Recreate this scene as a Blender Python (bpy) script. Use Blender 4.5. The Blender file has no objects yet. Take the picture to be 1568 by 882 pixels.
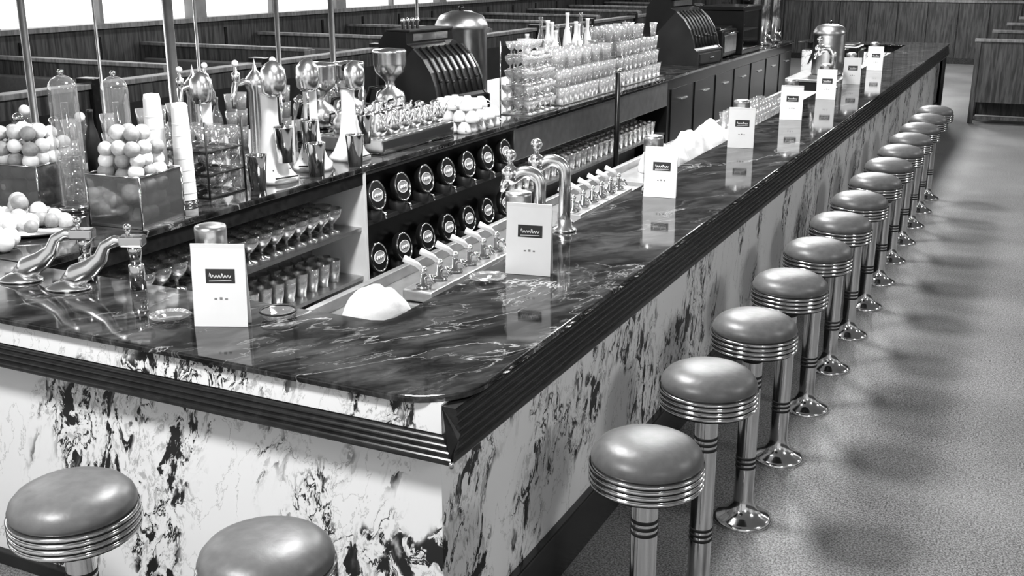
import bpy, bmesh, math, random
from mathutils import Vector, Matrix, noise
random.seed(7)
S=bpy.context.scene
R=math.radians
# ---------------------------------------------------------------- materials
def newmat(name):
    m=bpy.data.materials.new(name); m.use_nodes=True
    nt=m.node_tree; b=nt.nodes['Principled BSDF']
    return m,nt,b
def N(nt,t,**kw):
    n=nt.nodes.new(t)
    for k,v in kw.items(): setattr(n,k,v)
    return n
def g(v): return (v,v,v,1)
def pm(name,c,rough=.5,metal=0,spec=.5,var=0.0,scale=8,bump=0):
    m,nt,b=newmat(name)
    b.inputs['Roughness'].default_value=rough
    b.inputs['Metallic'].default_value=metal
    b.inputs['Specular IOR Level'].default_value=spec
    tc=N(nt,'ShaderNodeTexCoord'); no=N(nt,'ShaderNodeTexNoise'); no.inputs['Scale'].default_value=scale; no.inputs['Detail'].default_value=5
    nt.links.new(tc.outputs['Object'],no.inputs['Vector'])
    mr=N(nt,'ShaderNodeMapRange'); mr.inputs['From Min'].default_value=.3; mr.inputs['From Max'].default_value=.7
    mr.inputs['To Min'].default_value=c*(1-var); mr.inputs['To Max'].default_value=min(1,c*(1+var))
    nt.links.new(no.outputs['Fac'],mr.inputs['Value']); nt.links.new(mr.outputs['Result'],b.inputs['Base Color'])
    if bump:
        bp=N(nt,'ShaderNodeBump'); bp.inputs['Strength'].default_value=bump; bp.inputs['Distance'].default_value=.01
        nt.links.new(no.outputs['Fac'],bp.inputs['Height']); nt.links.new(bp.outputs['Normal'],b.inputs['Normal'])
    return m
def math_(nt,op,a,b=None,clamp=False):
    n=N(nt,'ShaderNodeMath',operation=op); n.use_clamp=clamp
    for i,x in enumerate((a,b)):
        if x is None: continue
        if isinstance(x,(int,float)): n.inputs[i].default_value=x
        else: nt.links.new(x,n.inputs[i])
    return n.outputs[0]
def rng(nt,val,a,b,c=0,d=1):
    n=N(nt,'ShaderNodeMapRange'); n.interpolation_type='SMOOTHSTEP'
    for k,x in zip(('From Min','From Max','To Min','To Max'),(a,b,c,d)): n.inputs[k].default_value=x
    nt.links.new(val,n.inputs['Value']); return n.outputs['Result']
def coords(nt,scale=(1,1,1),rot=(0,0,0),warp=0,wscale=3):
    tc=N(nt,'ShaderNodeTexCoord'); mp0=N(nt,'ShaderNodeMapping'); mp0.inputs['Rotation'].default_value=rot
    mp=N(nt,'ShaderNodeMapping'); mp.inputs['Scale'].default_value=scale
    nt.links.new(tc.outputs['Object'],mp0.inputs['Vector']); nt.links.new(mp0.outputs[0],mp.inputs['Vector']); out=mp.outputs[0]
    if warp:
        no=N(nt,'ShaderNodeTexNoise'); no.inputs['Scale'].default_value=wscale; no.inputs['Detail'].default_value=4
        nt.links.new(out,no.inputs['Vector'])
        s=N(nt,'ShaderNodeVectorMath',operation='SUBTRACT'); s.inputs[1].default_value=(.5,.5,.5); nt.links.new(no.outputs['Color'],s.inputs[0])
        k=N(nt,'ShaderNodeVectorMath',operation='SCALE'); k.inputs['Scale'].default_value=warp; nt.links.new(s.outputs[0],k.inputs[0])
        a=N(nt,'ShaderNodeVectorMath',operation='ADD'); nt.links.new(out,a.inputs[0]); nt.links.new(k.outputs[0],a.inputs[1]); out=a.outputs[0]
    return out
def noi(nt,vec,scale,detail=5,dist=0,rough=.5):
    n=N(nt,'ShaderNodeTexNoise'); n.inputs['Scale'].default_value=scale; n.inputs['Detail'].default_value=detail
    n.inputs['Distortion'].default_value=dist; n.inputs['Roughness'].default_value=rough
    nt.links.new(vec,n.inputs['Vector']); return n.outputs['Fac']
def tocol(nt,b,val):
    nt.links.new(val,b.inputs['Base Color'])

# breccia marble of counter front: dense slanted dark fragments on white, grey fine crackle, some clear areas
M_marble,nt,b=newmat('breccia_marble')
v=coords(nt,(1,1,.42),(R(16),R(-18),0),.14,8)
reg=rng(nt,noi(nt,v,2.3,4,0,.55),.45,.52)
reg2=rng(nt,noi(nt,v,6.0,4,0,.6),.42,.54,.10,1)
n1=noi(nt,v,18,8,.3,.62)
bl=rng(nt,n1,.525,.565)
rid=rng(nt,math_(nt,'ABSOLUTE',math_(nt,'SUBTRACT',noi(nt,v,9,7,.4,.62),.5)),.004,.022,1,0)
rid=math_(nt,'MULTIPLY',rid,rng(nt,noi(nt,v,7,3),.42,.52))
big=rng(nt,noi(nt,v,10,8,.2,.64),.585,.62)
fine=rng(nt,noi(nt,v,48,6,0,.7),.48,.60)
dk=math_(nt,'MAXIMUM',math_(nt,'MULTIPLY',bl,reg2),math_(nt,'MAXIMUM',rid,big))
dk=math_(nt,'MULTIPLY',dk,math_(nt,'MAXIMUM',reg,.0))
gr=math_(nt,'MULTIPLY',fine,math_(nt,'MULTIPLY',reg,.45))
tot=math_(nt,'MAXIMUM',dk,gr)
tv=rng(nt,math_(nt,'ABSOLUTE',math_(nt,'SUBTRACT',noi(nt,v,4.2,7,0,.6),.5)),.0,.008,.4,0)
tot=math_(nt,'MAXIMUM',tot,tv)
tocol(nt,b,rng(nt,tot,0,1,.76,.022)); b.inputs['Roughness'].default_value=.25
# dark veined counter top
M_top,nt,b=newmat('black_veined_marble_top')
v=coords(nt,(1.7,.65,1),(0,0,R(30)),.30,2.2)
v1=rng(nt,math_(nt,'ABSOLUTE',math_(nt,'SUBTRACT',noi(nt,v,1.15,9,.3,.58),.5)),0,.0055,1,0)
v2=rng(nt,math_(nt,'ABSOLUTE',math_(nt,'SUBTRACT',noi(nt,v,2.3,9,.4,.6),.46)),0,.005,.45,0)
msk=rng(nt,noi(nt,v,1.7,3),.40,.58,.08,1)
vv=math_(nt,'MULTIPLY',math_(nt,'MAXIMUM',v1,v2),msk)
cl=rng(nt,noi(nt,v,6,9,.3,.70),.36,.74,.006,.085)
tocol(nt,b,math_(nt,'ADD',cl,math_(nt,'MULTIPLY',vv,.33)))
b.inputs['Roughness'].default_value=.06; b.inputs['Specular IOR Level'].default_value=.75
# floor
M_floor,nt,b=newmat('terrazzo_floor')
v=coords(nt)
f1=rng(nt,noi(nt,v,140,2,0,.7),.38,.62,-.11,.11); f2=rng(nt,noi(nt,v,60,4,0,.7),.3,.7,-.04,.04); f3=rng(nt,noi(nt,v,1.1,4),.3,.7,-.035,.035)
tocol(nt,b,math_(nt,'ADD',math_(nt,'ADD',f1,f3),math_(nt,'ADD',f2,.195))); b.inputs['Roughness'].default_value=.45
def wood(name,c1,c2,rough=.4,sc=(9,9,.7)):
    m,nt,b=newmat(name); v=coords(nt,sc,(0,0,0),.25,2)
    tocol(nt,b,rng(nt,noi(nt,v,3.0,7,.6,.6),.34,.66,c1,c2)); b.inputs['Roughness'].default_value=rough; return m
M_wood=wood('walnut_booth_wood',.03,.10)
M_woodl=wood('oak_cap_wood',.14,.26)
M_rail=pm('ebonized_reeded_trim',.018,.22,0,.7,.4,30)
M_chrome=pm('polished_chrome',.66,.12,1,.5,.06,3)
M_steel=pm('brushed_stainless',.50,.34,1,.5,.12,14)
M_nickel=pm('nickel_plate',.82,.22,1,.5,.04,6)
M_groove=pm('dark_groove',.012,.5)
M_leather=pm('grey_leatherette',.115,.40,0,.5,.12,40,.08)
M_black=pm('black_enamel',.010,.3,0,.4,.3,5)
M_dark=pm('dark_panel',.022,.45,0,.4,.3,5)
M_white=pm('white_china',.78,.3,0,.5,.02,5)
M_cream=pm('ivory_enamel',.60,.3,0,.5,.03,5)
M_cloth=pm('white_linen',.70,.9,0,.2,.04,30,.2)
M_paper=pm('white_card',.76,.7,0,.2,.015,20)
M_ink=pm('printing_ink',.03,.6)
M_fruit=pm('citrus_peel',.52,.45,0,.5,.15,60,.15)
M_fruitd=pm('orange_peel',.32,.45,0,.5,.15,60,.15)
M_grey=pm('grey_enamel_panel',.24,.4,0,.5,.12,6)
M_light=pm('light_panel',.6,.4,0,.5,.1,5)
M_wall=pm('plaster',.5,.8,0,.3,.04,2)
M_straw=pm('paper_straw',.8,.6)
def glassmat(name,tint=.96,base=.07,add=0.0,dc=.85,edge=.55):
    m=bpy.data.materials.new(name); m.use_nodes=True; nt=m.node_tree; nt.nodes.clear()
    o=N(nt,'ShaderNodeOutputMaterial'); t=N(nt,'ShaderNodeBsdfTransparent'); t.inputs[0].default_value=g(tint)
    gl=N(nt,'ShaderNodeBsdfGlossy'); gl.inputs['Roughness'].default_value=.06; gl.inputs[0].default_value=g(.95)
    lw=N(nt,'ShaderNodeLayerWeight'); lw.inputs['Blend'].default_value=.35
    f=math_(nt,'ADD',math_(nt,'MULTIPLY',lw.outputs['Facing'],edge),base,True)
    mx=N(nt,'ShaderNodeMixShader'); nt.links.new(f,mx.inputs[0]); nt.links.new(t.outputs[0],mx.inputs[1]); nt.links.new(gl.outputs[0],mx.inputs[2])
    out=mx.outputs[0]
    if add:
        d=N(nt,'ShaderNodeBsdfDiffuse'); d.inputs[0].default_value=g(dc)
        m2=N(nt,'ShaderNodeMixShader'); m2.inputs[0].default_value=add
        nt.links.new(out,m2.inputs[1]); nt.links.new(d.outputs[0],m2.inputs[2]); out=m2.outputs[0]
    nt.links.new(out,o.inputs[0]); return m
M_glass=glassmat('clear_glass'); M_glassw=glassmat('pressed_glass',.90,.08,.06,.85,.7)
M_glassb=glassmat('frosted_tumbler_glass',.82,.12,.20,.9,.8)
M_smoke=glassmat('display_box_glass',.75,.12,.28,.18,.5)
def emis(name,s):
    m,nt,b=newmat(name); b.inputs['Base Color'].default_value=g(.8); b.inputs['Emission Color'].default_value=g(1); b.inputs['Emission Strength'].default_value=s; return m
M_win=emis('daylight_pane',1.1); M_lamp=emis('lamp_diffuser',3.0)

# ---------------------------------------------------------------- builder
class B:
    def __init__(s): s.v=[];s.f=[];s.mi=[];s.sm=[];s.mats=[];s.M=Matrix.Identity(4)
    def mat(s,m):
        if m not in s.mats: s.mats.append(m)
        return s.mats.index(m)
    def add(s,vs,fs,m,smooth=False,M=None):
        T=s.M@M if M is not None else s.M
        o=len(s.v); s.v+= [tuple(T@Vector(p)) for p in vs]; k=s.mat(m)
        for f in fs: s.f.append(tuple(i+o for i in f)); s.mi.append(k); s.sm.append(smooth)
    def box(s,lo,hi,m,bev=0,M=None):
        bm=bmesh.new(); bmesh.ops.create_cube(bm,size=1)
        for v in bm.verts:
            v.co=Vector([(lo[i]+hi[i])/2+v.co[i]*(hi[i]-lo[i]) for i in range(3)])
        if bev: bmesh.ops.bevel(bm,geom=bm.edges[:],offset=bev,segments=2,affect='EDGES',profile=.6)
        bm.verts.index_update()
        s.add([v.co.copy() for v in bm.verts],[[v.index for v in f.verts] for f in bm.faces],m,False,M); bm.free()
    def lathe(s,prof,m,loc=(0,0,0),seg=24,M=None,caps=True,smooth=True):
        vs=[];fs=[]
        for r,z in prof:
            for i in range(seg):
                a=2*math.pi*i/seg; vs.append((loc[0]+r*math.cos(a),loc[1]+r*math.sin(a),loc[2]+z))
        for j in range(len(prof)-1):
            for i in range(seg):
                a=j*seg+i;b_=j*seg+(i+1)%seg; fs.append((a,b_,b_+seg,a+seg))
        if caps:
            if prof[0][0]>1e-4: fs.append(tuple(range(seg))[::-1])
            if prof[-1][0]>1e-4: fs.append(tuple(range((len(prof)-1)*seg,len(prof)*seg)))
        s.add(vs,fs,m,smooth,M)
    def tube(s,pts,r,m,seg=10,M=None,cap=True):
        pts=[Vector(p) for p in pts]; n=len(pts)
        rs=r if isinstance(r,(list,tuple)) else [r]*n
        vs=[];fs=[]; prev=None
        for k,p in enumerate(pts):
            d=(pts[min(k+1,n-1)]-pts[max(k-1,0)]).normalized()
            if prev is None: a=d.orthogonal().normalized()
            else: a=(prev-d*prev.dot(d)).normalized()
            prev=a; c=d.cross(a)
            for i in range(seg):
                t=2*math.pi*i/seg; vs.append(p+(a*math.cos(t)+c*math.sin(t))*rs[k])
        for k in range(n-1):
            for i in range(seg):
                x=k*seg+i;y=k*seg+(i+1)%seg; fs.append((x,y,y+seg,x+seg))
        if cap: fs.append(tuple(range(seg))[::-1]); fs.append(tuple(range((n-1)*seg,n*seg)))
        s.add(vs,fs,m,True,M)
    def ball(s,c,r,m,sc=(1,1,1),seg=14,rings=8,M=None):
        prof=[(max(1e-5,r*math.sin(math.pi*j/rings)),-r*math.cos(math.pi*j/rings)) for j in range(rings+1)]
        vs=[];fs=[]
        for rr,z in prof:
            for i in range(seg):
                a=2*math.pi*i/seg; vs.append((c[0]+rr*math.cos(a)*sc[0],c[1]+rr*math.sin(a)*sc[1],c[2]+z*sc[2]))
        for j in range(rings):
            for i in range(seg):
                a=j*seg+i;b_=j*seg+(i+1)%seg; fs.append((a,b_,b_+seg,a+seg))
        s.add(vs,fs,m,True,M)
    def prism(s,poly,z0,z1,m,M=None,bev=0):
        bm=bmesh.new(); vs=[bm.verts.new((x,y,z0)) for x,y in poly]; f=bm.faces.new(vs)
        r=bmesh.ops.extrude_face_region(bm,geom=[f]); nv=[e for e in r['geom'] if isinstance(e,bmesh.types.BMVert)]
        for q in nv: q.co.z=z1
        bm.normal_update(); bmesh.ops.recalc_face_normals(bm,faces=bm.faces[:])
        if bev:
            ed=[e for e in bm.edges if abs(e.verts[0].co.z-z1)<1e-6 and abs(e.verts[1].co.z-z1)<1e-6]
            bmesh.ops.bevel(bm,geom=ed,offset=bev,segments=3,affect='EDGES',profile=.5)
        bm.verts.index_update()
        s.add([q.co.copy() for q in bm.verts],[[q.index for q in ff.verts] for ff in bm.faces],m,False,M); bm.free()
    def mesh(s,name):
        me=bpy.data.meshes.new(name); me.from_pydata(s.v,[],s.f)
        for m in s.mats: me.materials.append(m)
        me.polygons.foreach_set('material_index',s.mi); me.polygons.foreach_set('use_smooth',s.sm)
        bm=bmesh.new(); bm.from_mesh(me); bmesh.ops.recalc_face_normals(bm,faces=bm.faces[:]); bm.to_mesh(me); bm.free()
        me.update(); return me
    def obj(s,name,loc=(0,0,0),rot=0,parent=None):
        return place(s.mesh(name),name,loc,rot,parent)
def place(me,name,loc=(0,0,0),rot=0,parent=None,scale=1):
    o=bpy.data.objects.new(name,me); S.collection.objects.link(o); o.location=loc; o.rotation_euler=(0,0,rot); o.scale=(scale,)*3
    if parent: o.parent=parent
    return o
def empty(name,loc=(0,0,0)):
    e=bpy.data.objects.new(name,None); S.collection.objects.link(e); e.location=loc; return e

H=2.05; ZT=.98
# ---------------------------------------------------------------- room
b=B(); b.box((-9.2,-1.5,-.1),(4.2,25.2,0),M_floor); b.obj('floor')
b=B(); b.box((-9.2,-1.5,3.6),(4.2,25.2,3.7),M_wall); b.obj('ceiling')
b=B()
b.box((-9.2,-1.5,0),(-9.0,25.2,1.38),M_wood)
for i in range(27): b.box((-9.0,-1.4+i,.1),(-8.985,-1.36+i,1.3),M_rail)
b.box((-9.2,-1.5,1.38),(-8.94,25.2,1.43),M_woodl)
b.box((-9.2,-1.5,3.2),(-9.0,25.2,3.6),M_wall); b.obj('wall_left')
for i in range(9):
    b=B(); y=-1.4+i*2.9
    b.box((-9.15,y+.12,1.43),(-9.12,y+2.78,3.2),M_win)
    b.box((-9.18,y,1.43),(-9.0,y+.12,3.2),M_grey); b.box((-9.12,y+1.42,1.43),(-9.05,y+1.47,3.2),M_grey)
    b.box((-9.18,y+2.78,1.43),(-9.0,y+2.9,3.2),M_grey)
    b.obj('window_%d'%(i+1))
b=B(); b.box((-9.2,25,0),(4.2,25.2,3.6),M_wood)
for i in range(22): b.box((-9+i*.6,24.985,.1),(-8.98+i*.6,25.0,3.0),M_rail)
b.box((-9,24.97,1.25),(4,25,1.3),M_woodl)
b.obj('wall_far')
b=B(); b.box((4.0,-1.5,0),(4.2,25.2,1.4),M_wood); b.box((4.0,-1.5,1.4),(4.2,25.2,3.6),M_wall); b.obj('wall_right')
b=B(); b.box((-8.98,24.94,0),(3.98,24.985,.12),M_rail); b.obj('baseboard_far')

# ---------------------------------------------------------------- lunch counter (U-shaped)
LC=empty('lunch_counter')
XE,YE=-1.235,2.215
def arc(cx,cy,r,a0,a1,n=10): return [(cx+r*math.cos(R(a0+(a1-a0)*i/n)),cy+r*math.sin(R(a0+(a1-a0)*i/n))) for i in range(n+1)]
rr=.19
poly=[(-6.5,YE)]+arc(XE-rr,YE+rr,rr,-90,0,14)+arc(XE-.05,16.35,.05,0,90,4)+[(-3.2,16.4),(-3.2,15.9)]
poly+=[(-1.75,15.9)]+[(-1.75,2.76)]+[(-1.765,2.725),(-1.80,2.71)]+[(-6.5,2.71)]
b=B(); b.prism(poly,.962,ZT,M_top,bev=.006); b.obj('counter_top',parent=LC)
b=B()
b.prism([(-6.45,2.31),(-1.33,2.31),(-1.33,16.33),(-3.15,16.33),(-3.15,15.95),(-1.72,15.95),(-1.72,2.68),(-6.45,2.68)],.02,.86,M_marble)
b.prism([(-6.45,2.247),(-1.29,2.247),(-1.29,16.33),(-1.72,16.33),(-1.72,2.68),(-6.45,2.68)],.86,.962,M_marble)
b.obj('marble_front',parent=LC)
def reed(p0,p1,n,dep):
    pts=[]; p0=Vector(p0);p1=Vector(p1); d=p1-p0; nrm=Vector((-d.y,d.x)).normalized()
    if nrm.x>0: nrm=-nrm
    for i in range(n):
        a=p0+d*(i/n); q=p0+d*((i+.78)/n); e=p0+d*((i+.89)/n)
        for t in (0,.2,.5,.8,1):
            pts.append(a+(q-a)*t+nrm*dep*math.sin(math.pi*t)**.6*.9 if 0<t<1 else a+(q-a)*t)
        pts.append(e-nrm*dep*.7)
    pts.append(p1); return [(p.x,p.y) for p in pts]
TX,TY=-1.23,2.187
pl=[(.12,.824),(.004,.824),(0,.830)]+reed((0,.836),(.06,.879),4,.004)+[(.08,.879)]
pr=[(.12,.824),(.004,.824),(0,.830)]+reed((0,.836),(.02,.957),6,.004)+[(.06,.957)]
def mit(z): return min(.062,max(0,(z-.836)*1.45))
b=B()
vs=[];fs=[]
for d,z in pl: vs+=[(-6.5,TY+d,z),(TX-d,TY+d,z)]
for i in range(len(pl)-1): fs.append((2*i,2*i+1,2*i+3,2*i+2))
b.add(vs,fs,M_rail)
vs=[];fs=[]
for d,z in pr:
    yy=TY+(d if z<.832 else max(mit(z),d)); vs+=[(TX-d,yy,z),(TX-d,16.36,z)]
for i in range(len(pr)-1): fs.append((2*i,2*i+1,2*i+3,2*i+2))
fs.append(tuple(2*i for i in range(len(pr))))
fs.append(tuple(2*i+1 for i in range(len(pr))))
b.add(vs,fs,M_rail)
b.tube([(TX,TY,.822),(TX,TY,.838)],.006,M_chrome,8)
b.obj('reeded_arm_rail',parent=LC)
b=B(); b.box((-6.45,2.285,0),(-1.31,2.32,.05),M_dark,.004); b.box((-1.34,2.285,0),(-1.30,16.36,.19),M_rail,.006)
b.box((-1.34,16.33,0),(-1.26,16.40,.95),M_wood,.005); b.box((-3.15,16.33,0),(-1.3,16.38,.93),M_wood)
b.obj('kick_base',parent=LC)

b=B()
b.box((-2.14,2.74,.86),(-1.76,10.5,.89),M_steel,.004); b.box((-2.15,2.74,.60),(-2.12,10.5,.93),M_steel,.004)
b.box((-2.12,2.74,0),(-1.78,10.5,.60),M_dark); b.box((-1.775,2.74,.60),(-1.76,10.5,.94),M_steel)
for y in (3.08,5.5,7.6): b.box((-2.10,y,.885),(-1.80,y+.02,.91),M_steel)
b.obj('bar_sink_bench')

# ---------------------------------------------------------------- stools
b=B()
b.lathe([(1e-4,.834),(.04,.8335),(.08,.830),(.11,.822),(.132,.810),(.146,.794),(.152,.778),(.150,.768),(.143,.762),(.1,.762)],M_leather,seg=48,caps=False)
prof=[(.10,.764)]
z=.763; st=.0165
for k in range(4):
    prof+=[(.149,z),(.155,z-.0015),(.1575,z-.005),(.155,z-.0095),(.149,z-.011)]
    if k<3: prof+=[(.1495,z-.0115),(.1495,z-.0160)]
    z-=st
zz=z+.005
b.lathe(prof,M_chrome,seg=48,caps=False)
for k in range(3): b.lathe([(.1515,.763-.0112-st*k),(.1515,.763-.0163-st*k)],M_groove,seg=48,caps=False)
b.lathe([(.149,zz),(.146,zz-.006),(.11,zz-.014),(.06,zz-.024),(.044,zz-.036),(.043,zz-.05),(.036,zz-.055)],M_dark,seg=32,caps=False)
b.lathe([(.037,zz-.04),(.037,.10),(.041,.075),(.052,.05),(.072,.032),(.098,.02),(.110,.012),(.112,.004),(.112,0)],M_chrome,seg=32,caps=False)
for z0 in (.595,.27):
    for k in range(3): z=z0-.019*k; b.lathe([(.0372,z),(.0388,z-.002),(.0388,z-.009),(.0372,z-.011)],M_groove,seg=32,caps=False)
stool=b.mesh('counter_stool')
for i in range(14): place(stool,'counter_stool',(-.837,2.563+.597*i,0),random.random()*6)
for x in (-1.43,-2.02,-2.61): place(stool,'counter_stool',(x,1.695,0),random.random()*6)

# ---------------------------------------------------------------- menu cards + straw jars
def card():
    b=B(); w,h=.16,.25; dz=.022
    t=math.atan2(dz,h)
    for sgn in (1,-1):
        M=Matrix.Translation((0,-sgn*dz,0))@Matrix.Rotation(math.pi if sgn<0 else 0,4,'Z')@Matrix.Rotation(-t,4,'X')
        b.box((-w/2,0,0.001),(w/2,.0025,h),M_paper,0,M)
        b.box((-w*.24,-.001,h*.53),(w*.30,0,h*.70),M_ink,0,M)
        pts=[(-w*.17+w*.40*i/36,-.0018,h*.61+h*.022*math.sin(i*1.25)*(2.0 if i in(0,1,2,20,21,22) else .8)) for i in range(37)]
        b.tube(pts,.0015,M_paper,5,M)
        b.tube([(-w*.18,-.0018,h*.555),(w*.05,-.0018,h*.56),(w*.24,-.0018,h*.565)],.0012,M_paper,5,M)
        for i in range(3): b.box((-w*.10+i*w*.10,-.0008,h*.33),(-w*.10+i*w*.10+w*.05,0,h*(.35+.01*(i%2))),M_grey,0,M)
    return b.mesh('menu_card')
cm=card()
def strawjar():
    b=B()
    b.lathe([(.056,0),(.056,.012),(.05,.02)],M_chrome,seg=28)
    b.lathe([(.048,.015),(.048,.235)],M_glass,seg=28,caps=False)
    b.lathe([(.051,.215),(.052,.28),(.050,.290),(.03,.296),(1e-4,.298)],M_steel,seg=28)
    for i in range(26):
        a=i*2.4; r=.036*math.sqrt(i/26); b.tube([(r*math.cos(a),r*math.sin(a),.02),(r*.9*math.cos(a+.2),r*.9*math.sin(a+.2),.2)],.0032,M_straw,6)
    return b.mesh('straw_jar')
jm=strawjar()
def ashtray():
    b=B(); b.lathe([(.02,0),(.045,.002),(.058,.02),(.056,.024),(.05,.022),(.038,.008),(1e-4,.006)],M_glassw,seg=24)
    b.lathe([(.056,.02),(.06,.023),(.058,.028),(.053,.025)],M_dark,seg=24,caps=False); return b.mesh('ashtray')
am=ashtray()
def saucer():
    b=B(); b.lathe([(.03,0),(.035,.006),(.065,.012),(.063,.016),(.035,.01),(1e-4,.009)],M_glassw,seg=28); return b.mesh('glass_saucer')
sm=saucer()
place(cm,'menu_card',(-2.185,2.47,ZT),R(24),scale=1.03)
place(jm,'straw_jar',(-2.30,2.575,ZT),scale=.96); place(am,'ashtray',(-2.075,2.60,ZT)); place(sm,'glass_saucer',(-2.37,2.44,ZT))
CARDS=[(-1.578,3.40),(-1.58,4.88),(-1.60,6.46),(-1.59,7.82),(-1.59,9.14),(-1.59,10.4),(-1.60,11.9)]
for i,(x,y) in enumerate(CARDS):
    place(cm,'menu_card',(x,y,ZT),R(10),scale=1.03 if i==0 else .96)
    place(jm,'straw_jar',((x-.09,x-.075,x-.03)[min(i,2)],y+.10,ZT),scale=.93)
place(sm,'glass_saucer',(-1.675,3.26,ZT))

# ---------------------------------------------------------------- goosenecks & syrup pumps
def goose():
    b=B()
    b.lathe([(.05,0),(.05,.012),(.032,.022),(.028,.05)],M_nickel,seg=20)
    pts=[(0,0,.03),(0,0,.24)]+[(-.055+.055*math.cos(R(a)),0,.24+.055*math.sin(R(a))) for a in range(15,121,15)]+[(-.105,0,.272),(-.125,0,.258)]
    b.tube(pts,.025,M_nickel,14)
    b.lathe([(.018,-.03),(.033,-.02),(.035,.015),(.02,.03),(.009,.035),(.009,.06)],M_nickel,(-.118,0,.285),16)
    b.ball((-.118,0,.36),.024,M_nickel); b.tube([(-.13,0,.265),(-.155,0,.215)],[.02,.012],M_nickel,12)
    b.tube([(-.118,-.05,.31),(-.118,.05,.31)],[.010,.010],M_nickel,8)
    return b.mesh('gooseneck_water_tap')
gm=goose()
place(gm,'gooseneck_water_tap',(-1.72,4.05,ZT),R(20)); place(gm,'gooseneck_water_tap',(-1.72,3.80,ZT),R(20),scale=.98)
place(gm,'gooseneck_water_tap',(-1.70,10.0,ZT),R(-15),scale=1.15)
def pumps(n,L):
    b=B(); b.box((-.06,-.05,0),(.06,L+.05,.04),M_steel,.006)
    for i in range(n):
        y=i*L/(n-1)
        b.lathe([(.03,.04),(.03,.05),(.012,.055),(.009,.10)],M_chrome,(0,y,0),14)
        b.ball((0,y,.105),.014,M_nickel)
        b.tube([(0,y,.10),(-.02,y-.01,.125),(-.06,y-.035,.15)],[.008,.010,.013],M_cream,10)
        b.tube([(0,y,.08),(.03,y,.085),(.045,y,.06)],.008,M_chrome,8)
    return b
pumps(6,.58).obj('syrup_pump_rail',(-1.91,3.22,.893)); pumps(6,.6).obj('syrup_pump_rail',(-1.91,4.6,.893))
def heap(name,loc,w,l,h,seed,mat,nx=30,ny=30,rot=0,amp=.25):
    b=B(); vs=[];fs=[]
    for j in range(ny+1):
        for i in range(nx+1):
            u=i/nx*2-1; v=j/ny*2-1
            x=u*math.sqrt(1-v*v/2); y=v*math.sqrt(1-u*u/2); r=min(1,math.hypot(x,y))
            p=Vector((x*1.4+seed,y*1.4*l/w,seed)); n=noise.noise(p)*.7+noise.noise(p*2.2)*.25
            fold=abs(noise.noise(p*1.7+Vector((4,1,2))))*.5
            z=h*(1-r**3)**.7*(1+n*amp*2-fold*amp); k=1+.08*noise.noise(Vector((x*2,y*2,seed+5)))
            vs.append((x*w/2*k,y*l/2*k,max(0,z)))
    for j in range(ny):
        for i in range(nx): a=j*(nx+1)+i; fs.append((a,a+1,a+nx+2,a+nx+1))
    b.add(vs,fs,mat,True); return b.obj(name,loc,rot)
heap('folded_towel',(-1.905,2.90,.892),.24,.26,.13,3,M_cloth,amp=.15)
for k,(y,l) in enumerate(((6.10,.48),(6.62,.48),(7.12,.44))): heap('folded_towel',(-1.955,y,.892),.28,l,.12,10+k*3,M_cloth,rot=R(4*k-4),amp=.45)

# ---------------------------------------------------------------- back bar
BB=empty('back_bar')
b=B(); b.box((-4.75,2.72,.95),(-3.28,16.0,ZT),M_top,.005); b.obj('bar_top',parent=BB)
b=B()
b.box((-4.7,2.74,0),(-3.66,4.92,.95),M_grey); b.box((-3.66,2.74,0),(-3.32,4.92,.12),M_dark)
b.box((-3.66,2.74,.62),(-3.31,4.92,.64),M_steel); b.box((-3.66,2.74,.34),(-3.31,4.92,.36),M_steel)
b.box((-3.66,4.92,0),(-3.285,4.945,.95),M_light,.002)
b.box((-3.31,2.74,.88),(-3.29,4.92,.95),M_rail)
b.obj('glassware_shelves',parent=BB)
b=B()
b.box((-4.7,4.95,0),(-3.36,6.85,.95),M_black); b.box((-3.37,4.95,.64),(-3.29,6.85,.665),M_dark,.003); b.box((-3.37,4.95,.28),(-3.29,6.85,.30),M_dark,.003)
b.box((-3.37,4.95,.93),(-3.285,6.85,.95),M_dark)
b.obj('syrup_cabinet',parent=BB)
b=B()
b.box((-4.7,6.85,.0),(-3.62,10.3,.95),M_grey); b.box((-3.62,6.85,.70),(-3.30,10.3,.95),M_steel,.004)
b.box((-3.62,6.85,0),(-3.3,10.3,.15),M_dark); b.box((-3.62,6.85,.42),(-3.31,10.3,.44),M_steel)
b.box((-3.31,6.85,.93),(-3.29,10.3,.95),M_rail)
b.obj('refrigerated_case',parent=BB)
b=B(); b.box((-4.7,10.3,0),(-3.3,15.95,.95),M_black,.004)
for i in range(7): b.box((-3.3,10.4+i*.8,.12),(-3.29,11.1+i*.8,.85),M_black,.003); b.box((-3.29,10.7+i*.8,.72),(-3.27,10.9+i*.8,.735),M_steel,.004)
b.obj('dark_cabinets',parent=BB)
b=B()
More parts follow.
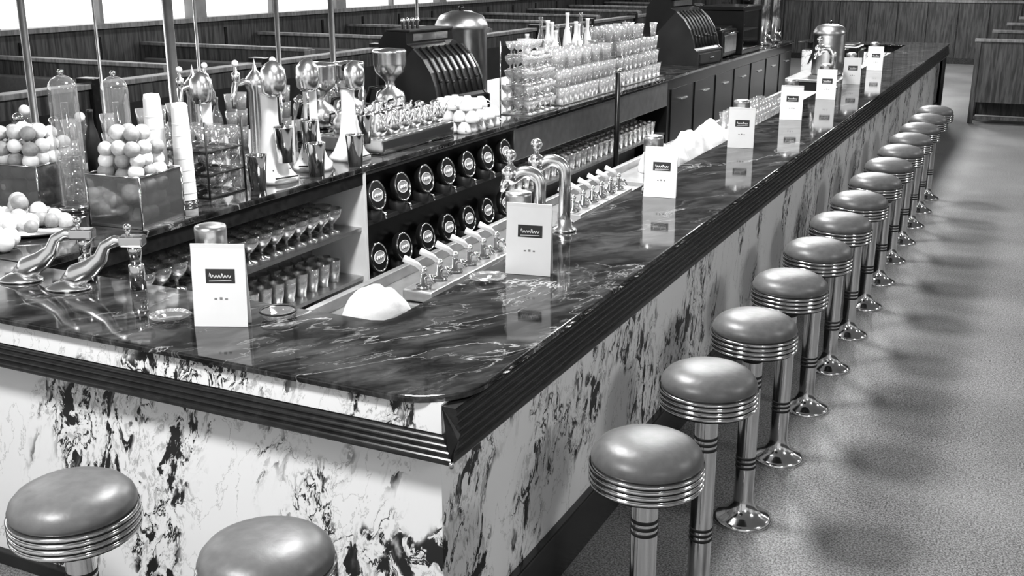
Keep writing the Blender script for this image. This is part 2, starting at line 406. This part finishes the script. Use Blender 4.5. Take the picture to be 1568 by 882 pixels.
for z0 in (.80,.44):
    for i in range(7):
        y=5.05+.272*i
        M=Matrix.Translation((-3.285,y,z0))@Matrix.Rotation(R(78),4,'Y')
        b.lathe([(.086,-.03),(.088,-.004),(.084,.004)],M_black,seg=32,M=M,caps=False)
        b.lathe([(.084,.004),(.081,.007),(.077,.006),(.075,.001)],M_chrome,seg=32,M=M,caps=False)
        b.lathe([(.076,.0015),(1e-4,.0015)],M_black,seg=32,M=M,caps=False)
        E=M@Matrix.Diagonal((.66,1,1,1))
        b.lathe([(.056,.002),(.056,.004),(.050,.005),(.050,.002)],M_light,seg=28,M=E,caps=False)
        b.lathe([(.050,.003),(1e-4,.003)],M_grey,seg=28,M=E,caps=False)
        b.tube([(.009*math.sin(k*1.7),-.036+.072*k/14,.006) for k in range(15)],.0035,M_white,5,M)
        b.lathe([(.05,-.15),(.055,-.13),(.055,-.08),(.04,-.07)],M_dark,(-3.32,y,z0),18)
        b.tube([(-3.27,y,z0-.09),(-3.235,y,z0-.10),(-3.23,y,z0-.13)],.007,M_chrome,8)
b.obj('syrup_dispensers',parent=BB)
b=B(); b.tube([(-3.22,8.69,0),(-3.22,8.69,1.18)],.022,M_black,12); b.lathe([(.05,0),(.05,.02),(.022,.03)],M_black,(-3.22,8.69,0)); b.ball((-3.22,8.69,1.18),.028,M_chrome); b.obj('stanchion_post')

def tumbler(b,x,y,z,s=1,m=None,seg=14):
    b.lathe([(1e-4,.008),(.024*s,.008),(.034*s,.11*s),(.0325*s,.11*s),(.022*s,.0),(1e-4,0)],m or M_glassw,(x,y,z),seg,caps=False)
def goblet(b,x,y,z,s=1,m=None,seg=14):
    b.lathe([(1e-4,0),(.032*s,0),(.03*s,.006*s),(.006*s,.012*s),(.006*s,.035*s),(.02*s,.045*s),(.038*s,.07*s),(.044*s,.10*s),(.042*s,.10*s),(.034*s,.07*s),(1e-4,.045*s)],m or M_glassw,(x,y,z),seg,caps=False)
b=B()
for z0 in (.64,.36):
    for j in range(20):
        for k in range(3): (tumbler if z0<.5 else goblet)(b,-3.56+.085*k,2.85+j*.10+(k%2)*.03,z0,1.15 if z0<.5 else 1.35)
for j in range(26):
    for k in range(3): tumbler(b,-3.56+.09*k,6.95+j*.125,.44,1.2)
b.obj('drinking_glasses',parent=BB)
b=B()
for j in range(12):
    for k in range(3): tumbler(b,-.1+.1*k,j*.1,0,1.1)
b.box((-.16,-.06,-.0),(.16,1.18,.0035),M_steel); b.obj('drinking_glasses',(-1.95,7.75,.892))

b=B()
for y,r in ((3.80,.018),(4.25,.008),(4.78,.030),(5.0,.009),(5.75,.016),(6.35,.020),(7.5,.012)):
    b.lathe([(r*2,0),(r*2,.012),(r,.018),(r,2.61)],M_steel,(-4.45,y,ZT),14)
b.obj('display_rack_poles')

def fruitbox(w,l,h,seed):
    random.seed(seed); b=B(); t=.006
    b.box((-w/2,-l/2,0),(w/2,l/2,.012),M_steel,.002)
    for lo,hi in (((-w/2,-l/2,.01),(-w/2+t,l/2,h)),((w/2-t,-l/2,.01),(w/2,l/2,h)),((-w/2,-l/2,.01),(w/2,-l/2+t,h)),((-w/2,l/2-t,.01),(w/2,l/2,h))): b.box(lo,hi,M_smoke)
    for sx in (-1,1):
        for sy in (-1,1): b.tube([(sx*w/2,sy*l/2,0),(sx*w/2,sy*l/2,h)],.005,M_chrome,6)
    for q in ((-1,-1,1,-1),(1,-1,1,1),(1,1,-1,1),(-1,1,-1,-1)): b.tube([(q[0]*w/2,q[1]*l/2,h),(q[2]*w/2,q[3]*l/2,h)],.004,M_chrome,6)
    r=.036; layers=int(h/(.055))+1
    for k in range(layers+2):
        n=int((w-.02)/(2*r)); m_=int((l-.02)/(2*r)); sh=0 if k<layers else k-layers+1
        if k>=layers: n+=1; m_+=1
        for i in range(max(0,n-sh)):
            for j in range(max(0,m_-sh)):
                b.ball(((i-(n-1-sh)/2)*2*r+random.uniform(-.008,.008),(j-(m_-1-sh)/2)*2*r+random.uniform(-.008,.008),.05+k*.055+random.uniform(-.010,.014)),r*random.uniform(.88,1.08),random.choice((M_fruit,M_white,M_fruitd,M_white)),seg=14,rings=10)
    return b
fruitbox(.27,.28,.22,3).obj('citrus_display_box',(-3.45,3.42,ZT),R(6))
fruitbox(.34,.31,.20,5).obj('citrus_display_box',(-4.17,3.50,ZT),R(8))
random.seed(4)
b=B()
for k in range(70):
    a=random.random()*6.28; rr=math.sqrt(random.random()); x=rr*math.cos(a)*.25; y=rr*math.sin(a)*.13; z=.037+max(0,(1-rr))*.12*random.random()
    b.ball((x,y,z),.029+random.random()*.006,random.choice((M_fruit,M_fruitd,M_fruit,M_white)),seg=14,rings=10)
b.lathe([(.24,0),(.28,.01),(.29,.02)],M_steel,seg=30,M=Matrix.Diagonal((1,.58,1,1)))
b.obj('loose_citrus_tray',(-3.79,3.04,ZT+.002),R(20))
b=B()
for k in range(7):
    b.ball((.08*math.cos(k*1.05) if k<6 else 0,.07*math.sin(k*1.05) if k<6 else 0,.040 if k<6 else .09),.04,M_white,seg=16,rings=12)
b.obj('grapefruit_pile',(-3.60,2.79,ZT))
def domejar(h,r):
    b=B(); b.lathe([(r*1.25,0),(r*1.25,.02),(r*1.02,.03)],M_chrome,seg=28)
    b.lathe([(r,.03),(r,h-r)]+[(max(1e-4,r*math.cos(R(a))),h-r+r*math.sin(R(a))) for a in range(15,91,15)],M_glassw,seg=28,caps=False)
    b.ball((0,0,h+.012),.014,M_chrome)
    b.lathe([(r*.25,.03),(r*.25,h*.8)],M_glass,seg=12)
    for k in range(5):b.lathe([(r*.8,.05+k*.05),(r*.55,.09+k*.05)],M_glassw,seg=20)
    return b.mesh('glass_dome_dispenser')
dm=domejar(.60,.062)
place(dm,'glass_dome_dispenser',(-3.86,3.46,ZT)); place(dm,'glass_dome_dispenser',(-3.76,3.66,ZT),scale=.97)
def bottle(b,x,y,z,h=.3,r=.04,m=None):
    b.lathe([(1e-4,0),(r,0),(r,h*.55),(r*.8,h*.68),(r*.4,h*.8),(r*.38,h*.95),(r*.46,h*.96),(r*.46,h),(1e-4,h)],m or M_white,(x,y,z),16,caps=False)
def cupstack():
    b=B()
    b.lathe([(.05,0),(.05,.01),(.04,.02)],M_chrome,seg=20)
    b.lathe([(.044,.02),(.040,.25),(.034,.42),(.030,.44),(1e-4,.445)],M_paper,seg=24,caps=False)
    for k in range(7): b.lathe([(.0435-.0012*k,.05+k*.05),(.0455-.0012*k,.053+k*.05),(.0435-.0012*k,.056+k*.05)],M_paper,seg=24,caps=False)
    return b.mesh('paper_cup_stack')
pc=cupstack(); place(pc,'paper_cup_stack',(-3.64,3.76,ZT),scale=1.13); place(pc,'paper_cup_stack',(-3.50,3.78,ZT),scale=1.05)
def horn():
    b=B()
    pts=[(-.16,0,.024),(-.11,0,.050),(-.05,0,.082),(-.01,0,.12),(.01,0,.165),(.05,0,.185),(.10,0,.18)]
    b.tube(pts,[.02,.045,.036,.027,.022,.021,.019],M_nickel,16)
    b.lathe([(.075,0),(.07,.008),(.03,.03),(1e-4,.034)],M_nickel,(-.12,0,0),24,M=Matrix.Diagonal((1.2,.8,1,1)))
    b.box((.07,-.03,.165),(.16,.03,.205),M_chrome,.008); b.lathe([(.02,-.07),(.026,-.02),(.026,0)],M_chrome,(.12,0,.165),16)
    b.tube([(.10,0,.2),(.10,0,.225)],.008,M_chrome,8); b.ball((.10,0,.235),.016,M_chrome)
    b.lathe([(.03,.0),(.03,.09),(.026,.095)],M_chrome,(.12,0,0),16)
    return b.mesh('soda_draft_arm')
hm=horn(); place(hm,'soda_draft_arm',(-2.80,2.60,ZT+.002),R(27),scale=.90); place(hm,'soda_draft_arm',(-3.03,2.60,ZT+.002),R(27),scale=.90)

def mixer():
    b=B()
    vs=[];fs=[];lev=[(.11,.10,0),(.11,.10,.02),(.085,.075,.05),(.05,.045,.14),(.036,.034,.28),(.034,.034,.42)]
    for w,d,z in lev:
        for i in range(16):
            a=2*math.pi*i/16; c=math.cos(a);s_=math.sin(a); e=.6
            vs.append((w*math.copysign(abs(c)**e,c)-.02,d*math.copysign(abs(s_)**e,s_),z))
    for j in range(len(lev)-1):
        for i in range(16): a=j*16+i;c=j*16+(i+1)%16; fs.append((a,c,c+16,a+16))
    fs.append(tuple(range(16)))
    b.add(vs,fs,M_white,True)
    for k in range(3): b.tube([(.095-.022*k-.02*k,-.06+.012*k,.03+.03*k),(.095-.022*k-.02*k,.06-.012*k,.03+.03*k)],.004,M_dark,6)
    b.lathe([(.036,0),(.055,.02),(.06,.07),(.055,.12),(.035,.145),(.012,.16),(1e-4,.162)],M_nickel,(.03,0,.40),22)
    b.box((-.05,-.04,.40),(.06,.04,.45),M_nickel,.012)
    b.tube([(.085,0,.42),(.085,0,.2)],.006,M_chrome,8)
    b.lathe([(1e-4,.0),(.034,.0),(.045,.16),(.048,.165),(.043,.163)],M_chrome,(.085,0,.10),20,caps=False)
    b.ball((-.03,0,.52),.022,M_black)
    return b.mesh('milkshake_mixer')
mm=mixer()
place(mm,'milkshake_mixer',(-3.47,4.40,ZT),R(-20),scale=1.08); place(mm,'milkshake_mixer',(-3.50,4.76,ZT),R(-60),scale=1.05); place(mm,'milkshake_mixer',(-3.47,5.10,ZT),R(0),scale=.98); place(mm,'milkshake_mixer',(-3.80,4.28,ZT),R(-60),scale=.98)
def draft():
    b=B(); b.lathe([(.09,0),(.09,.015),(.06,.03),(.045,.08),(.04,.4),(.055,.43),(.055,.47),(.03,.50),(.012,.52),(1e-4,.58)],M_nickel,seg=24)
    for sg in (-1,1):
        b.tube([(0,0,.44),(.0,sg*.08,.46),(0,sg*.14,.45),(.02,sg*.17,.40),(.02,sg*.17,.33)],[.02,.018,.018,.016,.012],M_nickel,12)
        b.lathe([(.012,0),(.022,.02),(.022,.05),(.008,.06),(.008,.09)],M_nickel,(0,sg*.13,.46),12); b.ball((0,sg*.13,.56),.018,M_white)
    return b.mesh('soda_fountain_column')
dmh=draft(); place(dmh,'soda_fountain_column',(-3.82,4.72,ZT),R(-10)); place(dmh,'soda_fountain_column',(-4.1,4.55,ZT),R(10),scale=.95)
b=B()
for i,(x,y) in enumerate(((-3.40,4.17),(-3.36,4.60),(-3.34,4.93))):
    b.lathe([(1e-4,0),(.038,0),(.05,.17),(.053,.175),(.047,.173)],M_chrome,(x,y,ZT),20,caps=False)
b.obj('malt_cups')
b=B()
for t in range(3):
    b.box((-.14,-.13,.108*t),(.14,.13,.108*t+.006),M_dark)
    for i in range(3):
        for j in range(3): goblet(b,-.10+.1*i,-.09+.09*j,.108*t+.006,.95)
for sx in (-.14,.14):
    for sy in (-.13,.13): b.tube([(sx,sy,0),(sx,sy,.36)],.005,M_dark,6)
b.obj('sundae_glass_rack',(-3.60,4.02,ZT+.001))
b=B(); b.box((-.22,0,0),(.22,.85,.09),M_chrome,.012); b.box((-.2,.02,.085),(.2,.83,.095),M_steel)
def pot(b,x,y,z,s=1):
    b.lathe([(1e-4,0),(.04*s,0),(.052*s,.03*s),(.045*s,.07*s),(.028*s,.10*s),(.032*s,.115*s),(.02*s,.125*s),(1e-4,.13*s)],M_nickel,(x,y,z),18,caps=False)
    b.tube([(x+.045*s,y,z+.04*s),(x+.07*s,y,z+.07*s),(x+.08*s,y,z+.11*s)],[.012*s,.008*s,.006*s],M_nickel,8)
    b.tube([(x-.03*s,y,z+.11*s),(x-.07*s,y,z+.10*s),(x-.075*s,y,z+.05*s),(x-.045*s,y,z+.03*s)],.006*s,M_black,8)
random.seed(12)
for j in range(6):
    for i in range(3): pot(b,-.13+.13*i+random.uniform(-.012,.012),.09+.135*j+random.uniform(-.012,.012),.095,random.uniform(.9,1.15))
b.obj('cream_pitcher_tray',(-3.60,5.28,ZT+.001))
b=B(); random.seed(9)
for k in range(3):
    for i in range(4-k//2):
        for j in range(5-k):
            x=-.16+.1*i+.03*k+random.uniform(-.01,.01); y=.1*j+.05*k+random.uniform(-.01,.01)
            b.lathe([(.048,0),(.047,.02),(.035,.055),(.022,.065),(.022,.07),(1e-4,.07)],M_white,(x,y,.068*k),16)
            a=random.random()*6
            b.tube([(x+.04*math.cos(a),y+.04*math.sin(a),.068*k+.015),(x+.07*math.cos(a),y+.07*math.sin(a),.068*k+.03),(x+.04*math.cos(a),y+.04*math.sin(a),.068*k+.05)],.005,M_white,6)
b.obj('coffee_cup_stack',(-3.50,6.24,ZT+.001))
def brewer():
    b=B(); b.box((-.11,-.11,0),(.11,.11,.07),M_chrome,.012); b.lathe([(.07,.07),(.07,.08)],M_black)
    b.lathe([(.04,.08),(.085,.11),(.095,.16),(.08,.21),(.03,.24),(.03,.27),(.05,.29),(.09,.33),(.10,.38),(.10,.44),(.103,.45),(.095,.46),(1e-4,.47)],M_nickel,seg=28)
    b.tube([(-.03,0,.24),(-.12,0,.23),(-.14,0,.15)],.013,M_black,10); return b.mesh('vacuum_coffee_brewer')
bm_=brewer(); place(bm_,'vacuum_coffee_brewer',(-3.95,6.28,ZT),R(30),scale=1.12); place(bm_,'vacuum_coffee_brewer',(-3.98,5.52,ZT),R(60),scale=1.05); place(bm_,'vacuum_coffee_brewer',(-4.02,5.90,ZT),R(60))
b=B(); random.seed(21)
y=3.90
while y<6.5:
    x=random.uniform(-4.34,-4.31); t=random.random()
    if t<.35: bottle(b,x,y,0,random.uniform(.26,.38),.036,random.choice((M_glassw,M_white,M_dark)))
    elif t<.65:
        h=random.uniform(.2,.32); b.lathe([(1e-4,0),(.045,0),(.047,h*.7),(.036,h*.78)],M_glassb,(x,y,0),18,caps=False); b.lathe([(.039,h*.78),(.040,h*.88),(.02,h*.93),(1e-4,h)],M_chrome,(x,y,0),18,caps=False)
    else:
        for q in range(3): tumbler(b,x,y,q*.1,1.1,M_glassb)
    y+=random.uniform(.10,.15)
b.obj('bottles_and_jars',(0,0,ZT+.001))
b=B(); random.seed(23)
for k in range(9):
    x=-4.67+.05*(k%3); y=3.15+.13*k; h=random.uniform(.24,.42)
    b.lathe([(1e-4,0),(.045,0),(.047,h*.8),(.03,h*.88),(.03,h)],M_glassw,(x,y,0),16,caps=False); b.ball((x,y,h+.01),.028,M_chrome if k%2 else M_white,seg=12,rings=6)
b.obj('condiment_jars',(0,0,ZT+.001))
def register():
    b=B()
    prof=[(.28,0),(.28,.13),(.26,.14),(.24,.16),(.225,.24),(.19,.33),(.13,.42),(.05,.49),(-.02,.52),(-.02,.60),(-.20,.60),(-.26,.52),(-.27,.14),(-.28,.13),(-.28,0)]
    M=Matrix(((1,0,0,0),(0,0,1,0),(0,1,0,0),(0,0,0,1)))
    b.prism(prof,-.30,.30,M_black,M=M)
    side=[(x*1.03,z) for x,z in prof if z<.5]
    b.prism(side,-.325,-.30,M_dark,M=M); b.prism(side,.30,.325,M_dark,M=M)
    b.box((.27,-.27,.02),(.295,.27,.11),M_dark,.006); b.box((.29,-.05,.06),(.305,.05,.07),M_chrome)
    for c in range(7):
        y=-.24+c*.08
        b.tube([(.237,y,.17),(.229,y,.24),(.195,y,.33),(.135,y,.422),(.055,y,.492)],.010,M_dark,8)
        b.ball((.225,y,.27-.01*(c%3)),.014,M_dark,seg=8,rings=5)
    b.box((-.022,-.22,.535),(-.012,.22,.585),M_smoke); b.box((-.21,-.28,.6),(-.0,.28,.615),M_dark,.004)
    for c in range(4): b.lathe([(.012,.615),(.012,.66),(.018,.665),(.012,.69),(1e-4,.695)],M_nickel,(-.1,-.22+.06*c,0),10)
    b.tube([(0,.33,.3),(0,.38,.3),(.1,.38,.36)],.012,M_chrome,8)
    return b.mesh('cash_register')
rm=register(); place(rm,'cash_register',(-4.02,6.98,ZT),R(-4),scale=1.0); place(rm,'cash_register',(-3.66,11.9,ZT),R(-5),scale=1.15)
def tiers(name,loc,L,W,n,nj,ni,s,fn=goblet,dz=.105,mat=None):
    b=B()
    for t in range(n):
        w=W*(1-t*.10)
        if t: b.box((-w/2,-L/2,dz*t),(w/2,L/2,dz*t+.005),M_glass)
        for i in range(ni):
            for j in range(nj):
                if t==n-1 and random.random()<.35: continue
                fn(b,-w/2+w*(i+.5)/ni+random.uniform(-.008,.008),-L/2+L*(j+.5)/nj+random.uniform(-.008,.008),dz*t+.006,s*random.uniform(.9,1.04),mat)
    b.box((-W/2,-L/2,0),(W/2,L/2,.006),M_steel)
    for sy in (-L/2,L/2): b.tube([(-W*.45,sy,0),(-W*.45,sy,dz*n)],.006,M_chrome,6)
    b.obj(name,loc)
tiers('sundae_glass_display',(-3.44,7.40,ZT+.001),.50,.26,5,5,3,1.0,mat=M_glassb)
tiers('stacked_tumbler_display',(-3.56,8.45,ZT+.001),1.3,.44,3,12,4,1.15,tumbler,.135,M_glassb)
tiers('stacked_tumbler_display',(-3.60,9.85,ZT+.001),1.1,.44,4,9,4,1.1,tumbler,.13,M_glassb)
b=B(); random.seed(2)
for k in range(16): bottle(b,-.10+.20*random.random(),k*.10,0,.44+.18*random.random(),.042,M_white if k%3 else M_glassw)
b.obj('syrup_bottles',(-4.12,8.9,ZT+.001))
def canister(r,h):
    b=B(); b.lathe([(r*.95,0),(r,.02),(r,h*.75),(r*1.04,h*.76),(r*1.04,h*.82),(r*.85,h*.92),(r*.4,h*.97),(1e-4,h*.98)],M_steel,seg=36)
    b.ball((0,0,h),.025,M_black); b.tube([(r,-.05,h*.5),(r+.04,-.05,h*.5),(r+.04,.05,h*.5),(r,.05,h*.5)],.008,M_chrome,8); return b.mesh('steel_canister')
cmn=canister(.20,.66); place(cmn,'steel_canister',(-4.44,8.20,ZT+.003),R(90),scale=1.06)
b=B(); b.box((-2.35,11.2,0),(-1.80,13.4,.9),M_dark,.01); b.box((-2.36,11.18,.9),(-1.79,13.42,.93),M_steel,.006); b.obj('work_table')
place(cmn,'steel_canister',(-2.05,11.75,.931),scale=.80)
b=B(); b.lathe([(.16,0),(.17,.03),(.15,.06),(.15,.62),(.165,.64),(.16,.70),(.08,.78),(.02,.80),(.02,.84),(1e-4,.85)],M_chrome,seg=32)
b.tube([(.14,0,.12),(.21,0,.12),(.22,0,.08)],.014,M_chrome,8); b.tube([(.2,0,.13),(.2,0,.18)],.008,M_black,8); b.tube([(.17,0,.2),(.17,0,.6)],.008,M_glass,8)
um=b.mesh('coffee_urn')
for y in (14.35,14.95,15.55): place(um,'coffee_urn',(-3.55,y,ZT),R(-40),scale=1.15)
b=B(); b.box((-.28,-.45,0),(.28,.45,.06),M_black,.01); b.box((-.28,-.45,.50),(.28,.45,.56),M_black,.01); b.box((-.28,-.45,.05),(-.25,.45,.52),M_black)
for y in (-.45,.42): b.box((-.28,y,.05),(.28,y+.03,.52),M_black)
b.box((-.26,-.42,.27),(.25,.42,.28),M_steel); b.box((.26,-.42,.06),(.265,.42,.50),M_glass)
for z in (.06,.28):
    for k in range(4): b.lathe([(.07,0),(.09,.03),(.06,.06),(1e-4,.075)],M_cream,(0.02,-.3+.2*k,z),16)
b.obj('pie_display_case',(-3.60,13.65,ZT))
b=B(); b.box((-.3,-.3,0),(.3,.3,.30),M_black,.02); b.box((.3,-.25,.05),(.31,.25,.24),M_steel,.006); b.box((-.25,-.25,.3),(.25,.25,.33),M_chrome,.01); b.tube([(.33,-.2,.26),(.33,.2,.26)],.01,M_chrome,8)
for sx in (-.22,.22):
    for sy in (-.22,.22): b.tube([(sx,sy,-.02),(sx,sy,.02)],.02,M_chrome,8)
tm=b.mesh('toaster_oven'); place(tm,'toaster_oven',(-3.66,12.78,ZT+.022)); place(tm,'toaster_oven',(-2.07,12.55,.951),scale=.75)
# ---------------------------------------------------------------- booths along left wall
def booth(L):
    b=B()
    b.box((0,0,0),(L,.06,1.18),M_wood,.004); b.box((-.02,-.02,1.18),(L,.08,1.215),M_woodl,.006); b.box((L-.03,-.025,0),(L+.03,.085,1.2),M_woodl,.005)
    b.box((.05,.06,.1),(L,.52,.40),M_wood,.006); b.box((.05,.07,.40),(L,.54,.47),M_leather,.02); b.box((.05,.06,.5),(L,.13,1.05),M_leather,.02)
    b.box((.05,-.46,.1),(L,0,.40),M_wood,.006); b.box((.05,-.48,.40),(L,-.01,.47),M_leather,.02); b.box((.05,-.07,.5),(L,0,1.05),M_leather,.02)
    return b.mesh('booth_bench')
bo=booth(2.2)
b=B(); b.box((0,-.33,.72),(1.9,.33,.755),M_light,.01); b.box((.3,-.04,0),(.38,.04,.72),M_steel); b.box((.2,-.2,0),(.48,.2,.03),M_steel,.005); b.box((1.5,-.04,0),(1.58,.04,.72),M_steel)
tb=b.mesh('booth_table')
for i in range(11):
    y=3.2+i*2.0; place(bo,'booth_bench',(-8.95,y,0))
    if i<10: place(tb,'booth_table',(-8.93,y+1.03,0))
b=B(); b.box((-6.50,2.0,0),(-6.42,24.0,1.14),M_wood,.004); b.box((-6.53,2.0,1.14),(-6.39,24.0,1.18),M_woodl,.006)
for i in range(12): b.box((-6.54,2.0+i*2.0,0),(-6.38,2.1+i*2.0,1.22),M_rail,.006); b.box((-6.415,2.2+i*2,.2),(-6.405,3.9+i*2 if i<11 else 23.9,1.0),M_dark)
b.obj('booth_partition')
def rbooth(w,h):
    b=B()
    b.box((0,0,.28),(w,.06,h),M_wood,.004); b.box((-.02,-.02,h),(w,.08,h+.04),M_woodl,.006)
    for x in (0,w*.5,w-.06): b.box((x,-.01,0),(x+.06,.07,h),M_wood,.004)
    b.box((0,0,.06),(w,.05,.10),M_wood); b.box((0,.06,.40),(w,.55,.47),M_leather,.02); b.box((0,.5,.06),(w,.55,.40),M_wood)
    b.box((0,.06,.5),(w,.14,h-.05),M_leather,.02)
    for x in (0,w-.06): b.box((x,.45,0),(x+.06,.55,.4),M_wood,.004)
    return b.mesh('booth_bench')
rb=rbooth(2.4,1.06)
for i in range(5): place(rb,'booth_bench',(-.86+.12*i,15.65+i*1.7,0),scale=1+.02*i)
# ---------------------------------------------------------------- lights
def lampmesh():
    b=B(); b.lathe([(.02,0),(.02,-.25)],M_chrome); b.lathe([(.05,-.25),(.36,-.27),(.40,-.30),(.36,-.34),(.2,-.37),(1e-4,-.38)],M_lamp,seg=36); b.lathe([(.41,-.28),(.42,-.30),(.41,-.32)],M_chrome,seg=36,caps=False)
    return b.mesh('ceiling_and_fill_lamp')
lm=lampmesh()
def lamp(x,y,e):
    place(lm,'ceiling_and_fill_lamp',(x,y,3.6))
    L=bpy.data.lights.new('ceiling_and_fill_light','AREA'); L.shape='DISK'; L.size=.6; L.energy=e
    o=bpy.data.objects.new('ceiling_and_fill_light',L); S.collection.objects.link(o); o.location=(x,y,3.2)
for y in (.3,3.8,7.3,10.8,14.3,18.5,22.5): lamp(-2.35,y,125)
for y in (4.8,9.5,14.2,19): lamp(-7.2,y,38)
for y in (-.5,4.0,9.0,14.0): lamp(2.6,y,55)  # right row: unseen fill lamps, added to brighten the counter's right marble face
W=bpy.data.worlds.new('World'); S.world=W; W.use_nodes=True
W.node_tree.nodes['Background'].inputs[0].default_value=g(1); W.node_tree.nodes['Background'].inputs[1].default_value=.65
S.view_settings.view_transform='Standard'
try: S.view_settings.look='Medium High Contrast'
except Exception as e: print('look',e)
# ---------------------------------------------------------------- camera
c=bpy.data.cameras.new('camera'); co=bpy.data.objects.new('camera',c); S.collection.objects.link(co)
co.location=(0,0,H); co.rotation_euler=(R(90-16.7),0,R(25.84)); c.sensor_width=36; c.lens=38.18; c.clip_end=100
S.camera=co
